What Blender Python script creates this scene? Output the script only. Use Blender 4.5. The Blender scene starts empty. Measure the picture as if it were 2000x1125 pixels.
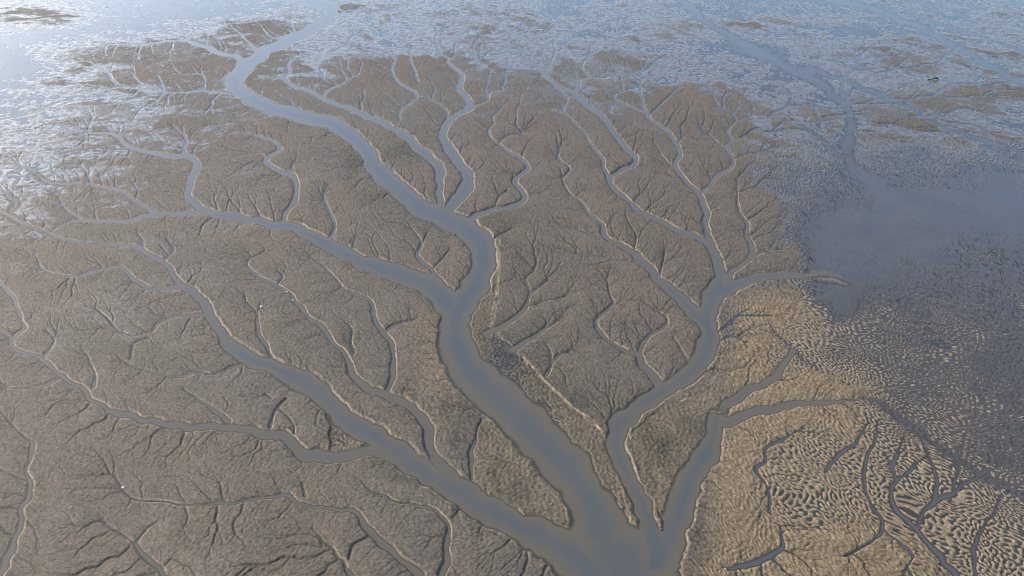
import bpy, math, heapq
import numpy as np

# ------------------------------------------------------------------ camera, sky, sun, exposure
S = bpy.context.scene
H = 100.0                      # flying height, metres
HFOV, PITCH = math.radians(66.0), math.radians(33.0)
cam = bpy.data.cameras.new('camera'); camo = bpy.data.objects.new('camera', cam)
S.collection.objects.link(camo); S.camera = camo
cam.sensor_fit = 'HORIZONTAL'; cam.angle = HFOV
cam.clip_start = 1.0; cam.clip_end = 60000.0
camo.location = (0, 0, H); camo.rotation_euler = (math.pi / 2 - PITCH, 0, 0)

SUN_AZ, SUN_EL = math.radians(-69.0), math.radians(29.0)      # azimuth from +Y, clockwise
w = bpy.data.worlds.new('World'); S.world = w; w.use_nodes = True
nt = w.node_tree
sky = nt.nodes.new('ShaderNodeTexSky'); sky.sky_type = 'NISHITA'; sky.sun_disc = False
sky.sun_elevation = SUN_EL; sky.sun_rotation = SUN_AZ
sky.altitude = 50; sky.air_density = 1.0; sky.dust_density = 3.0; sky.ozone_density = 3.0
bg = nt.nodes['Background']; bg.inputs['Strength'].default_value = 0.15
nt.links.new(sky.outputs[0], bg.inputs['Color'])
sl = bpy.data.lights.new('sun', 'SUN'); sl.energy = 1.5; sl.angle = math.radians(10.0); sl.color = (1.0, 0.87, 0.70)
so = bpy.data.objects.new('sun', sl); S.collection.objects.link(so)
sd = (math.sin(SUN_AZ) * math.cos(SUN_EL), math.cos(SUN_AZ) * math.cos(SUN_EL), math.sin(SUN_EL))
from mathutils import Vector
so.rotation_euler = Vector(sd).to_track_quat('Z', 'Y').to_euler()
S.view_settings.view_transform = 'Standard'; S.view_settings.look = 'None'
S.view_settings.gamma = 1.0; S.view_settings.exposure = 1.42; S.view_settings.use_curve_mapping = False
S.render.engine = 'CYCLES'
S.cycles.filter_width = 0.9; S.cycles.max_bounces = 5; S.cycles.transparent_max_bounces = 6
rng = np.random.default_rng(11)

# ------------------------------------------------------------------ the map: chart coordinates <-> metres on the ground
F = 1000.0 / math.tan(HFOV / 2)
CP, SP = math.cos(PITCH), math.sin(PITCH)
def ground(u, v):
    u = np.asarray(u, float); v = np.asarray(v, float)
    dx = (u - 1000) / F; dy = (562.5 - v) / F
    t = H / (SP - dy * CP)
    return t * dx, t * (CP + dy * SP)
def scale_at(u, v):            # metres per chart unit, sideways
    dy = (562.5 - np.asarray(v, float)) / F
    return H / (SP - dy * CP) / F
V_HOR = 562.5 - F * math.tan(PITCH)

# every creek: (name, label, [courses]); a course is x,y,width triples from its head down to its mouth
CREEKS = [
('channel_water', 'broad grey main tidal channel winding from top centre to the wide mouth at the bottom', [
 '560,-4,26 600,2,26 640,10,28 644,21,26 634,40,26 602,60,25 560,80,26 518,101,28 486,122,32 462,143,36 455,161,38 465,178,36 497,196,31 542,213,31 595,229,32 647,245,33 682,266,35 695,275,36 716,298,38 730,326,40 752,347,43 790,377,46 825,405,47 874,428,48 916,450,52 937,475,55 944,502,56 942,530,57 926,562,60 905,590,66 892,618,74 888,653,76 894,681,76 916,716,80 930,735,84 980,784,90 1037,840,92 1100,906,88 1152,976,92 1180,1046,118 1205,1090,170 1222,1125,200 1240,1200,240 1260,1320,280']),
('channel_water', 'grey creek on the left entering the main channel at the pointed mud spit', [
 '150,261,4 190,260,6 227,264,8 245,280,9 276,294,10 308,300,12 350,306,12 372,313,14 378,330,17 371,353,18 368,376,19 378,396,18 402,411,18 437,420,18 490,430,19 542,437,21 574,445,26 609,460,29 647,481,33 696,506,36 720,515,40 772,533,44 818,550,50 849,568,54 876,596,60']),
('creek_water', 'thin creek running level into the left bend of the grey left creek', [
 '101,452,5 122,438,5 154,431,7 192,432,9 238,432,9 280,424,10 315,418,11 367,418,12 402,412,13',
 '100,372,2 115,385,3 126,404,4 140,417,5 157,427,6',
 '60,330,3 73,343,3 98,357,4 157,358,5 196,364,6 238,375,7 259,389,9 280,401,10 300,416,10']),
('creek_water', 'looping S shaped creek dropping from wet flat to the grey left creek', [
 '455,258,3 490,261,4 514,269,6 539,280,9 546,290,10 525,304,10 518,318,11 539,331,12 563,338,13 574,350,15 578,367,15 574,390,14 560,416,12 555,438,13',
 '490,298,3 511,302,5 520,308,6', '574,318,3 569,330,6']),
('creek_water', 'short narrow wiggling creek joining the left creek just past the loop creek', [
 '640,362,3 633,383,4 639,408,5 651,429,7 655,443,8 645,466,9']),
('creek_water', 'little forked creek cutting the pointed mud spit beside the main channel', [
 '800,440,3 821,470,4 821,485,5 814,499,8 828,516,9 846,530,12 840,556,14',
 '880,486,3 867,502,4 846,525,7', '835,455,3 824,478,4']),
('channel_water', 'long grey channel from mid left down to the main channel near the bottom', [
 '-4,414,7 20,424,7 35,432,7 70,446,7 98,457,6 122,466,5 157,473,5 196,476,5 231,478,8 270,485,11 297,499,13 325,516,14 339,537,16 357,558,18 378,572,21 395,590,24 403,607,26 420,635,28 441,663,31 469,691,34 504,709,38 546,723,42 595,746,46 630,775,50 665,808,52 702,834,54 765,873,54 804,906,54 863,941,58 919,976,62 982,1011,66 1045,1044,74 1110,1078,90 1180,1130,110',
 '15,380,3 31,397,7 20,412,7', '269,457,3 280,471,6 277,486,8', '325,464,2 340,488,4 322,507,6']),
('creek_water', 'narrow creek curving in from the far left to the long grey channel', [
 '70,495,3 75,510,4 84,527,4 115,537,4 157,537,5 192,527,6 224,522,8 245,530,9 266,548,10 290,562,11 322,564,12 350,560,13 372,566,13']),
('creek_water', 'forked side creek on the left bank of the long channel in mid left', [
 '200,640,2 227,646,3 262,655,4 297,646,5 308,632,7 336,620,8 385,615,8 404,614,9', '255,700,2 262,672,3 290,660,4']),
('creek_water', 'short level side creek meeting the long channel at its broad bend', [
 '240,705,2 259,716,3 280,723,4 343,735,5 378,728,6 420,731,7 455,717,8 500,712,9']),
('creek_water', 'long thin creek between two mud ridges joining the long channel lower down', [
 '520,492,3 490,506,4 486,523,5 511,544,7 539,555,9 567,576,10 581,597,11 609,621,13 633,642,14 647,667,15 675,691,16 682,716,17 687,735,18 720,759,20 755,771,22 790,790,24 818,811,24 835,836,24 839,864,23 849,892,24 868,914,30 885,935,32',
 '542,527,3 553,541,6 541,556,6', '680,632,2 688,645,4 686,664,7 692,690,10']),
('creek_water', 'bent narrow creek along the lit mud ridge left of the main channel', [
 '610,505,2 644,531,4 671,562,5 696,576,7 724,590,10 732,608,11 735,632,12 752,655,13 766,678,14 769,706,16 766,734,15 757,762,15',
 '815,622,2 783,631,4 752,648,7']),
('creek_water', 'small forked creek ending on the right bank of the long left channel', [
 '478,572,2 480,586,3 500,611,5 502,632,7 504,653,8 521,678,9 532,700,12', '511,598,2 500,612,4']),
('channel_water', 'grey lower left creek that sweeps along and hooks into the long channel', [
 '-4,548,8 17,572,9 31,593,9 38,618,10 46,639,10 31,653,8 21,670,9 35,684,10 70,695,10 87,705,12 105,723,13 129,744,13 157,756,13 172,764,13 178,780,14 203,797,16 245,812,18 297,825,18 350,833,18 402,835,19 455,835,20 507,843,22 553,853,26 574,871,32 602,887,34 647,894,28 690,887,26 725,880,30 770,893,36',
 '90,645,2 105,660,4 105,674,6 86,695,8', '160,685,3 175,702,5 185,733,7 182,757,9', '-4,756,4 35,757,5 77,755,6 112,741,8',
 '357,759,3 381,776,5 413,797,9 446,824,13', '520,772,3 530,778,5', '560,780,4 546,794,7 535,811,9 528,835,12', '545,800,3 572,826,4 575,848,6']),
('creek_water', 'dark creek running down the left edge at bottom left', [
 '24,830,4 45,850,5 63,867,7 60,892,9 49,920,10 56,941,11 56,969,12 42,997,14 45,1021,14 31,1050,15 17,1077,17 8,1105,19 -6,1150,21', '-4,912,3 31,932,4 50,938,5']),
('creek_water', 'thin level creek crossing the mud at bottom left centre and turning down', [
 '225,930,3 241,958,4 266,976,5 315,980,5 367,988,7 420,983,9 455,983,9 507,974,10 556,969,11 591,986,11 630,992,11 696,999,13 713,1028,17 741,1056,19 779,1088,21 815,1125,23 850,1180,24',
 '591,945,2 596,970,4']),
('creek_water', 'angular creek with dark notches beside the bottom end of the long channel', [
 '710,945,3 722,958,4 751,969,6 779,983,8 832,990,9 860,1004,10 877,1025,12 874,1053,14 872,1088,16 866,1125,18 862,1180,18', '898,996,4 884,1014,6']),
('creek_water', 'short dark muddy creek leaving the frame low on the left', [
 '205,1025,2 231,1040,3 262,1062,7 280,1084,9 304,1105,12 322,1130,14', '310,1020,3 287,1034,6 262,1062,7']),
('creek_water', 'small brown creek at the bottom edge left of centre', [
 '610,1035,2 640,1065,5 668,1095,8 688,1130,11', '720,1050,2 690,1066,3 682,1092,5']),
('creek_water', 'far creek reaching the upper bend of the main channel from wet mud', [
 '318,58,4 330,64,5 353,75,7 378,86,7 406,93,9 420,101,9 455,110,10 476,120,11', '262,90,3 310,82,4 353,79,4', '376,55,2 355,74,3']),
('creek_water', 'faint creek entering the outer bend of the main channel from the left', [
 '262,150,2 280,166,3 297,175,4 350,181,4 395,178,4 450,184,5', '395,142,2 401,160,3 398,177,3']),
('creek_water', 'pale creek running beside the main channel behind the long dark mud bar', [
 '609,106,3 590,113,4 567,117,5 560,128,6 565,141,7 556,151,7 564,162,8 577,168,8 609,179,8 630,192,9 665,206,11 713,225,14 755,246,16 790,267,18 814,288,20 839,309,22 856,330,22 862,352,20 860,374,20 860,400,18',
 '700,143,3 679,155,4 661,168,5 640,178,6 630,190,7']),
('creek_water', 'kinked pale creek flowing from bright flat to the main channel centre', [
 '853,60,4 849,77,4 856,91,5 860,105,6 877,115,7 872,122,7 888,133,8 902,147,10 898,168,13 905,186,14 918,203,15 912,217,15 888,230,16 870,246,18 867,266,20 877,290,22 891,315,25 909,336,29 916,353,31 908,371,30 893,389,28 878,408,26 876,424,26',
 '835,73,3 846,84,4 856,93,4', '822,188,2 850,200,3 870,212,4 875,230,6', '990,172,2 958,182,3 955,195,4 935,205,5 920,208,5']),
('creek_water', 'thin kinked creek in the wet mud left of the kinked pale creek', [
 '765,98,4 771,115,4 765,136,5 771,154,4 790,171,5 807,179,6 815,190,6 800,203,5 783,217,4 779,238,3']),
('creek_water', 'short bright zigzag creek among the wet mud of the upper centre', [
 '797,87,4 802,105,4 804,122,4 812,142,4 818,161,3']),
('creek_water', 'short bright zigzag creek standing right of the kinked pale creek', [
 '908,92,3 926,112,4 940,126,4 934,135,3']),
('creek_water', 'winding creek right of centre curling into the main channel below the fork', [
 '986,203,3 965,227,5 968,240,5 955,256,4 961,273,5 975,283,6 993,297,8 1020,311,9 1029,326,10 1018,340,11 1007,354,12 1016,371,12 1028,383,12 1017,397,12 993,406,12 958,410,12 930,422,15 914,440,20',
 '1028,259,3 993,266,4 975,280,5', '990,372,3 975,385,4 965,408,5']),
('creek_water', 'tiny forked creek on the right bank of the main channel above mid frame', [
 '1000,446,3 975,460,5 955,474,7']),
('creek_water', 'short creek with forked head on the right bank beside the main bend', [
 '1072,548,4 1050,563,6 1038,575,8 1031,592,10 1021,608,12 1000,626,12 972,640,14 948,652,17', '1105,579,2 1070,590,4 1036,597,6', '1045,530,2 1027,545,3 1036,572,5']),
('creek_water', 'second short creek on the right bank between two mud knolls', [
 '1101,621,3 1066,642,7 1042,658,9 1021,669,12 1000,685,15', '1055,616,2 1068,627,4 1064,643,5']),
('creek_water', 'third and smallest forked creek on the right bank of the main channel', [
 '1091,690,3 1080,709,7 1066,735,12', '1066,672,2 1074,685,4 1078,708,5', '1125,688,2 1100,690,3 1083,705,5']),
('channel_water', 'right hand grey channel sweeping in an S down to the bottom mouth', [
 '1387,484,18 1398,506,24 1406,534,30 1403,560,40 1392,583,46 1381,618,48 1385,653,46 1378,688,46 1359,718,46 1315,752,42 1262,787,42 1224,815,46 1205,846,50 1207,881,46 1220,920,38 1238,955,40 1256,990,46 1270,1025,52 1280,1060,80',
 '1636,541,3 1618,538,7 1597,535,11 1562,539,15 1524,537,18 1482,541,24 1447,555,30 1412,568,36']),
('creek_water', 'long creek from the bright upper flat snaking to the right hand channel', [
 '937,21,4 955,35,5 979,49,5 996,63,7 1028,77,8 1035,84,8 1024,98,9 1026,112,10 1038,124,11 1059,136,12 1066,150,12 1087,168,11 1119,180,12 1140,203,13 1171,224,12 1189,241,13 1206,269,14 1231,297,14 1240,311,13 1231,325,13 1206,339,13 1193,353,13 1203,374,13 1231,394,13 1252,415,13 1290,432,13 1346,460,14 1375,474,15 1390,492,18',
 '1080,78,4 1084,105,6 1077,122,8 1066,136,10', '1035,84,5 1060,92,5 1080,104,5', '1161,100,3 1143,120,4 1140,133,5 1150,150,7 1130,158,8 1128,171,8 1119,180,8', '1200,150,3 1165,152,4 1150,152,4']),
('creek_water', 'pale narrow creek running alongside the long snaking creek on its left', [
 '1087,168,5 1100,182,5 1108,196,5 1098,217,4 1119,238,5 1140,259,6 1157,287,7 1178,311,9 1185,336,11 1192,352,12']),
('creek_water', 'straightish creek from the flooded upper right down to the right hand channel', [
 '1252,140,9 1252,154,8 1248,175,7 1255,196,7 1259,217,8 1280,241,9 1308,262,10 1322,280,11 1327,301,12 1320,322,12 1336,350,13 1359,373,14 1373,394,16 1379,418,17 1381,446,18 1387,478,20 1400,506,24',
 '1260,165,3 1200,186,4 1224,206,5 1256,219,6', '1276,280,2 1300,315,4 1318,328,6', '1340,262,8 1330,272,9 1322,282,8']),
('creek_water', 'crooked creek with a zigzag head in mud by the rippled right flat', [
 '1471,224,4 1433,241,5 1420,259,6 1429,273,7 1418,287,8 1431,311,9 1430,325,9 1401,343,9 1387,360,9 1370,376,9', '1383,258,4 1390,268,5 1405,281,6 1416,287,6', '1490,296,2 1460,301,3 1434,311,5', '1465,270,2 1430,274,4']),
('creek_water', 'creek along the edge of the rippled flat that meets the outflow channel', [
 '1440,362,4 1440,387,6 1443,411,7 1457,436,9 1457,460,11 1471,486,15 1464,506,17 1442,520,17 1430,536,18 1418,556,18', '1560,484,3 1524,487,4 1496,490,5 1472,500,7']),
('channel_water', 'widening creek with feathered head that joins the right channel at the mud point', [
 '1095,330,2 1108,373,4 1136,397,5 1150,418,7 1175,436,10 1181,460,13 1210,478,15 1241,495,18 1259,520,20 1287,548,24 1322,576,28 1348,602,34 1378,630,40',
 '1234,443,3 1243,460,4 1241,481,6 1238,494,8', '1098,443,2 1140,453,4 1178,464,6', '1105,488,2 1147,499,3 1196,506,4 1243,513,5', '1300,490,3 1290,530,5 1287,548,6']),
('creek_water', 'small thin creek on the mud left of the snaking creek', ['1094,287,3 1091,308,4 1112,329,4 1098,350,3']),
('creek_water', 'creek curving round a mud knoll to the inner bend of the right channel', [
 '1185,545,2 1192,576,4 1197,597,6 1171,618,7 1164,637,9 1178,660,10 1203,677,12 1241,691,16 1256,712,22 1274,737,26 1296,760,30',
 '1278,604,3 1297,618,6 1301,632,8 1280,649,10 1257,667,11 1249,690,12', '1315,660,2 1325,674,4 1340,698,6 1358,715,8']),
('channel_water', 'lower right channel running straight down to the wide bottom mouth', [
 '1400,806,34 1398,822,44 1395,846,46 1384,881,52 1363,913,56 1342,944,60 1332,983,62 1318,1021,66 1300,1060,80 1270,1110,110',
 '1552,684,14 1538,702,18 1517,733,20 1492,748,20 1457,765,22 1425,786,28 1400,812,32',
 '1690,777,9 1657,782,12 1615,787,16 1562,789,20 1510,797,22 1457,808,26 1415,826,30']),
('creek_water', 'shallow pool creek on the brown mud bar between the two big channels', [
 '940,820,8 938,830,8 930,848,7 923,878,13 920,906,9 921,936,4']),
('creek_water', 'grey sand creek with a bend running off the bottom right corner', [
 '1810,888,8 1776,920,10 1755,938,11 1741,955,12 1743,978,13 1758,1004,13 1790,1032,14 1807,1056,15 1839,1091,16 1868,1125,19 1910,1180,20', '1727,885,7 1741,913,8 1752,940,9', '1768,850,7 1756,880,7 1744,910,8']),
('creek_water', 'grey sand creek joining the bottom right bend from the flooded ripples', [
 '1795,850,8 1811,888,8 1822,916,10 1832,948,11 1825,979,13 1797,1007,14 1792,1034,15', '1930,920,9 1902,937,10 1860,962,12 1826,980,12', '1874,871,9 1867,920,10 1862,958,10']),
('creek_water', 'dark forked sand creek left of the bottom right creek', [
 '1716,822,6 1709,864,8 1692,899,9 1688,927,8 1692,962,7 1706,993,8 1723,1032,9 1692,1063,7 1650,1088,4', '1725,1034,6 1762,1063,8 1783,1088,8 1769,1112,5']),
('creek_water', 'dark blind gully slanting across the tan rippled sand', ['1700,825,6 1688,839,7 1664,871,9 1636,892,8 1611,922,5']),
('creek_water', 'broken dark gully down the middle of the tan rippled sand', ['1555,843,6 1524,860,8 1497,876,6 1496,902,8 1478,916,11 1489,934,6 1503,962,6 1503,1000,5']),
('creek_water', 'dark gully with a smooth pool near the bottom of the tan sand', ['1524,1026,6 1526,1056,9 1524,1072,14 1496,1091,20 1457,1105,18 1425,1112,10']),
('creek_water', 'dark sand gully near the right end of the bottom edge', ['1950,965,8 1947,997,9 1923,1028,11 1904,1063,10 1906,1112,7 1908,1160,7']),
('channel_water', 'smooth pale channel slanting across the far upper right corner', ['1600,-6,11 1632,0,13 1702,17,15 1755,37,18 1807,61,19 1860,87,20 1902,112,20 1947,136,20 1985,158,26 2030,178,30', '1770,20,5 1825,42,6 1930,77,8 2000,101,8 2060,120,8']),
('channel_water', 'broad shallow channel down the flooded upper right flat', [
 '1330,0,18 1370,35,22 1440,80,26 1510,119,28 1580,150,28 1625,182,29 1658,217,32 1665,252,36 1653,290,42 1660,318,46 1688,343,50 1720,371,60 1745,405,70 1735,430,60 1722,455,40',
 '1566,245,10 1608,276,14 1640,305,20', '1580,132,12 1702,178,16 1772,210,15 1860,255,16 1960,285,14']),
('creek_water', 'pale thread of water at the far upper left corner', ['-6,27,5 35,12,5 75,-2,5']),
('creek_water', 'pale streak of water on the far left edge below the corner patch', ['-6,47,5 21,56,6 56,63,6 110,60,4']),
('creek_water', 'smooth flooded trough along the edge of the rippled right flat', [
 '1495,610,8 1515,650,12 1552,688,20 1605,725,26 1660,755,32 1720,790,36 1790,840,34 1850,885,30 1910,925,28 1960,950,28 2010,975,28']),
]
SOFT = {i for i, k in enumerate(CREEKS) if k[1].startswith(('smooth pale channel', 'broad shallow', 'pale thread', 'pale streak', 'smooth flooded'))}   # shallow troughs without banks

def spline(txt):
    p = np.array([[float(c) for c in t.split(',')] for t in txt.split()])
    if len(p) < 2: return p
    q = np.vstack([2 * p[0] - p[1], p, 2 * p[-1] - p[-2]])
    out = []
    for i in range(1, len(q) - 2):
        n = max(2, int(np.hypot(*(q[i + 1] - q[i])[:2]) / 5))
        t = np.linspace(0, 1, n, endpoint=False)[:, None]
        a, b, c, d = q[i - 1], q[i], q[i + 1], q[i + 2]
        out.append(0.5 * (2 * b + (c - a) * t + (2 * a - 5 * b + 4 * c - d) * t ** 2 + (3 * b - a - 3 * c + d) * t ** 3))
    out.append(p[-1:])
    o = np.vstack(out)
    if len(o) > 8:
        r = np.random.default_rng(int(abs(p[0, 0] * 7 + p[0, 1] * 13)) + 1)
        a = np.convolve(r.standard_normal(len(o) + 6), np.array([1, 2, 3, 2, 1]) / 4.4, 'same')[3:-3]
        tg = np.gradient(o[:, :2], axis=0); tg /= np.linalg.norm(tg, axis=1, keepdims=True) + 1e-9
        am = np.clip(0.10 * o[:, 2] + 0.5, 0.5, 1.9) * np.minimum(1, np.arange(len(o))[::-1] / 4)
        o[:, 0] += -tg[:, 1] * a * am; o[:, 1] += tg[:, 0] * a * am * 0.8
        o[:, 2] *= 1 + 0.09 * np.convolve(r.standard_normal(len(o) + 6), np.array([1, 2, 1]) / 2.4, 'same')[3:-3]
    return o

# ------------------------------------------------------------------ ground lattice
STEP = 1.5
us = np.concatenate([np.linspace(-760, -20, 70), np.arange(-14, 2014.1, STEP), np.linspace(2020, 2760, 70)])
vin = np.arange(-12, 1140, STEP)
d0 = ground(1000, vin[0])[1]
dfar = np.geomspace(d0 * 1.012, 26000, 60)[::-1]              # rows running out to the horizon
ang = np.arctan2(H, dfar) - PITCH
vfar = 562.5 + F * np.tan(ang)
vs = np.concatenate([vfar, vin, np.linspace(1143, 1420, 34)])
NU, NV = len(us), len(vs)
U, V = np.meshgrid(us, vs)
X, Y = ground(U, V)
X = X.astype(np.float64); Y = Y.astype(np.float64)
MPP = scale_at(0, vs)                                          # per row

# ------------------------------------------------------------------ noise tiles (band passed, wrap round)
def tile(n, d, lam, bw, aniso=1.0, ang=0.0, seed=0):
    r = np.random.default_rng(seed)
    f = np.fft.fftfreq(n, d)
    kx, ky = np.meshgrid(f, f)
    ca, sa = math.cos(ang), math.sin(ang)
    a = (kx * ca + ky * sa) * aniso; b = -kx * sa + ky * ca     # stretched along direction ang
    k = np.sqrt(a * a + b * b)
    g = np.exp(-((k - 1 / lam) / (bw / lam)) ** 2)
    z = np.fft.ifft2(np.fft.fft2(r.standard_normal((n, n))) * g).real
    return (z / z.std()).astype(np.float32)
def fractal(n, d, lo, hi, p=1.6, seed=0):
    r = np.random.default_rng(seed)
    f = np.fft.fftfreq(n, d); kx, ky = np.meshgrid(f, f); k = np.sqrt(kx * kx + ky * ky) + 1e-9
    g = np.where((k > 1 / hi) & (k < 1 / lo), k ** (-p), 0)
    z = np.fft.ifft2(np.fft.fft2(r.standard_normal((n, n))) * g).real
    return (z / z.std()).astype(np.float32)
def samp(T, d, x, y):
    n = T.shape[0]
    fx = (x / d) % n; fy = (y / d) % n
    ix = np.floor(fx).astype(np.int32); iy = np.floor(fy).astype(np.int32)
    tx = (fx - ix).astype(np.float32); ty = (fy - iy).astype(np.float32)
    ix %= n; iy %= n
    jx = (ix + 1) % n; jy = (iy + 1) % n
    return (T[iy, ix] * (1 - tx) + T[iy, jx] * tx) * (1 - ty) + (T[jy, ix] * (1 - tx) + T[jy, jx] * tx) * ty
def sstep(a, b, x):
    t = np.clip((x - a) / (b - a), 0, 1); return t * t * (3 - 2 * t)

warpx = samp(fractal(512, 1.0, 5, 60, 1.5, 3), 1.0, X, Y); warpy = samp(fractal(512, 1.0, 5, 60, 1.5, 4), 1.0, X, Y)
big = samp(fractal(512, 2.0, 12, 160, 1.3, 5), 2.0, X, Y)
med = samp(fractal(1024, 0.6, 2.5, 24, 1.4, 6), 0.6, X, Y)
fine = samp(tile(1024, 0.12, 0.85, 0.45, 1.3, 0.6, 7), 0.12, X, Y)
fine2 = samp(tile(1024, 0.17, 1.5, 0.5, 1.5, -0.5, 8), 0.17, X + 0.5 * warpx, Y + 0.5 * warpy)
lab = samp(tile(1024, 0.12, 0.68, 0.3, 1.5, -0.75, 9), 0.12, X + 1.0 * warpx, Y + 1.0 * warpy)
labn = samp(tile(1024, 0.14, 0.85, 0.3, 1.2, -0.3, 10), 0.14, X + warpx, Y + warpy)
far = samp(tile(1024, 0.3, 2.3, 0.35, 2.2, 1.9, 12), 0.3, X + 1.5 * warpx, Y + 2.5 * warpy)
streak = samp(tile(1024, 0.35, 2.6, 0.45, 3.0, 0.12, 14), 0.35, X + 2 * warpx, Y + 2 * warpy)
far2 = samp(tile(1024, 0.25, 1.6, 0.5, 1.8, 1.2, 13), 0.25, X, Y)
leftw = sstep(760, 480, U + 0.25 * V)

# ------------------------------------------------------------------ how wet each stretch of flat lies (height over the water in ripple heights)
TX = np.arange(0, 2001, 200.0); TY = np.linspace(0, 1125, 19)
TAB = np.array([
 [.8, -.3, -.8, -.5, .2, .2, .1, -.3, -.7, .0, .0],
 [-.6, -1., .3, 1.0, .5, .7, .8, .2, -.3, .3, .8],
 [-1.2, .9, 2, 2.4, 2.0, 1.7, 1.7, .7, .1, .8, 1.4],
 [-.3, 1.3, 2.4, 2.8, 2.8, 2.4, 2.3, 1.5, .6, .7, 1.7],
 [.5, 1.4, 2.2, 3, 3, 3, 3, 2.5, .6, 1.0, .7],
 [1.2, 1.9, 2.6, 3.2, 4, 4, 4, 3.2, .5, .2, -.3],
 [1.5, 2.2, 3, 4, 4, 4, 4, 3.5, -.6, -.9, -1.8],
 [2, 3, 3.5, 4, 4, 4, 4, 4, -1.4, -1.4, -1.6],
 [3, 3.5, 4, 4, 4, 4, 4, 4, -1.6, -1.3, -1.4],
 [3, 4, 4, 4, 4, 4, 4, 3, -.2, -1.05, -1.1],
 [4, 4, 4, 4, 4, 4, 4, 2.5, -.5, -1.0, -1.05],
 [4, 4, 4, 4, 4, 4, 4, 2.2, -.4, -.95, -1.0],
 [4, 4, 4, 4, 4, 4, 4, 2.5, 1.3, -.85, -1.0],
 [4, 4, 4, 4, 4, 4, 4, 2.5, 1.6, -.7, -1.1],
 [4, 4, 4, 4, 4, 4, 4, 2.2, 1.0, -.1, -1.0],
 [4, 4, 4, 4, 4, 4, 4, 2.2, 0.8, .25, -.6],
 [4, 4, 4, 4, 4, 4, 4, 2.2, 0.9, .4, -.1],
 [4, 4, 4, 4, 4, 4, 4, 2.0, 2.0, .5, .3],
 [4, 4, 4, 4, 4, 4, 4, 2.0, 3, 1.2, .4]])
def table(u, v):
    fx = np.clip(u, 0, 1999.9) / 200; fy = np.clip(v, 0, 1124.9) / 62.5
    ix = fx.astype(int); iy = fy.astype(int); tx = fx - ix; ty = fy - iy
    tx = tx * tx * (3 - 2 * tx); ty = ty * ty * (3 - 2 * ty)
    return (TAB[iy, ix] * (1 - tx) + TAB[iy, ix + 1] * tx) * (1 - ty) + (TAB[iy + 1, ix] * (1 - tx) + TAB[iy + 1, ix + 1] * tx) * ty
s = table(U, V)
for (x, y, rx, ry, val) in [
  (70, 36, 95, 22, 2.2), (10, 62, 30, 8, 1.5), (500, 62, 75, 30, 2.5), (300, 108, 160, 28, 2.5), (150, 165, 60, 8, 2.0), (330, 150, 120, 20, 2.4), (690, 18, 50, 14, 2.0), (430, 135, 100, 24, 3),
  (1100, 45, 65, 10, 1.8), (1430, 52, 70, 10, 1.4), (1310, 98, 45, 13, 1.5), (1565, 84, 45, 11, 1.4), (1720, 105, 95, 24, 1.6), (1440, 128, 50, 13, 1.4), (900, 25, 70, 8, 1.3), (1180, 90, 60, 10, 1.6),
  (1950, 62, 90, 13, 1.6), (1920, 190, 130, 34, 2.3), (1780, 236, 85, 26, 1.9), (1600, 228, 40, 14, 1.5), (1960, 265, 60, 12, 1.5), (820, 150, 160, 40, 3), (1230, 130, 60, 20, 1.9), (1330, 210, 90, 40, 3), (1000, 120, 60, 30, 1.0), (1700, 60, 60, 10, -.9), (1500, 100, 60, 12, -1.2),
  (1470, 420, 60, 70, 3.2), (1545, 500, 40, 22, 3.4), (1500, 330, 45, 50, 1.6), (1580, 330, 50, 50, .35),
  (1700, 455, 100, 60, -2.6), (1920, 395, 120, 50, -3.0), (1625, 590, 50, 36, -2.4), (1640, 500, 60, 50, -2.2), (1700, 545, 70, 14, -1.8), (1800, 330, 70, 40, -.5),
  (1525, 590, 45, 50, 2.4), (1580, 640, 40, 50, .8), (1450, 660, 50, 60, 1.5), (1590, 742, 40, 14, 3), (1540, 775, 60, 16, 3), (1640, 765, 45, 12, 2.6),
  (1500, 520, 60, 16, 3.5), (1570, 930, 90, 90, 0.6), (1440, 960, 45, 90, 2.4), (1640, 1085, 110, 36, 2.8), (1950, 1080, 60, 50, .4)]:
    g = np.exp(-(((U - x) / rx) ** 2 + ((V - y) / ry) ** 2)); g = np.minimum(1, 1.35 * g)
    s = s * (1 - g) + val * g
st2 = samp(tile(512, 1.2, 13.0, 0.6, 3.5, 0.1, 21), 1.2, X + 4 * warpx, Y + 4 * warpy) * leftw + samp(tile(512, 1.2, 14.0, 0.6, 3.5, -0.95, 22), 1.2, X + 4 * warpx, Y + 4 * warpy) * (1 - leftw)
s = s + (0.42 * st2 + 0.30 * sstep(600, 800, U) * sstep(1.4, 0.4, s)) * sstep(360, 200, V) * sstep(3.4, 2.0, s)
near_right = sstep(1395, 1450, U + 0.12 * (V - 700)) * sstep(540, 600, V)        # rippled sand side
s = s + np.where(s < 2.6, (0.45 * big + 0.25 * med) * (1 - 0.6 * sstep(1400, 1500, U) * sstep(480, 560, V)), 0.2 * big) * sstep(4.2, 2.5, s)

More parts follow.
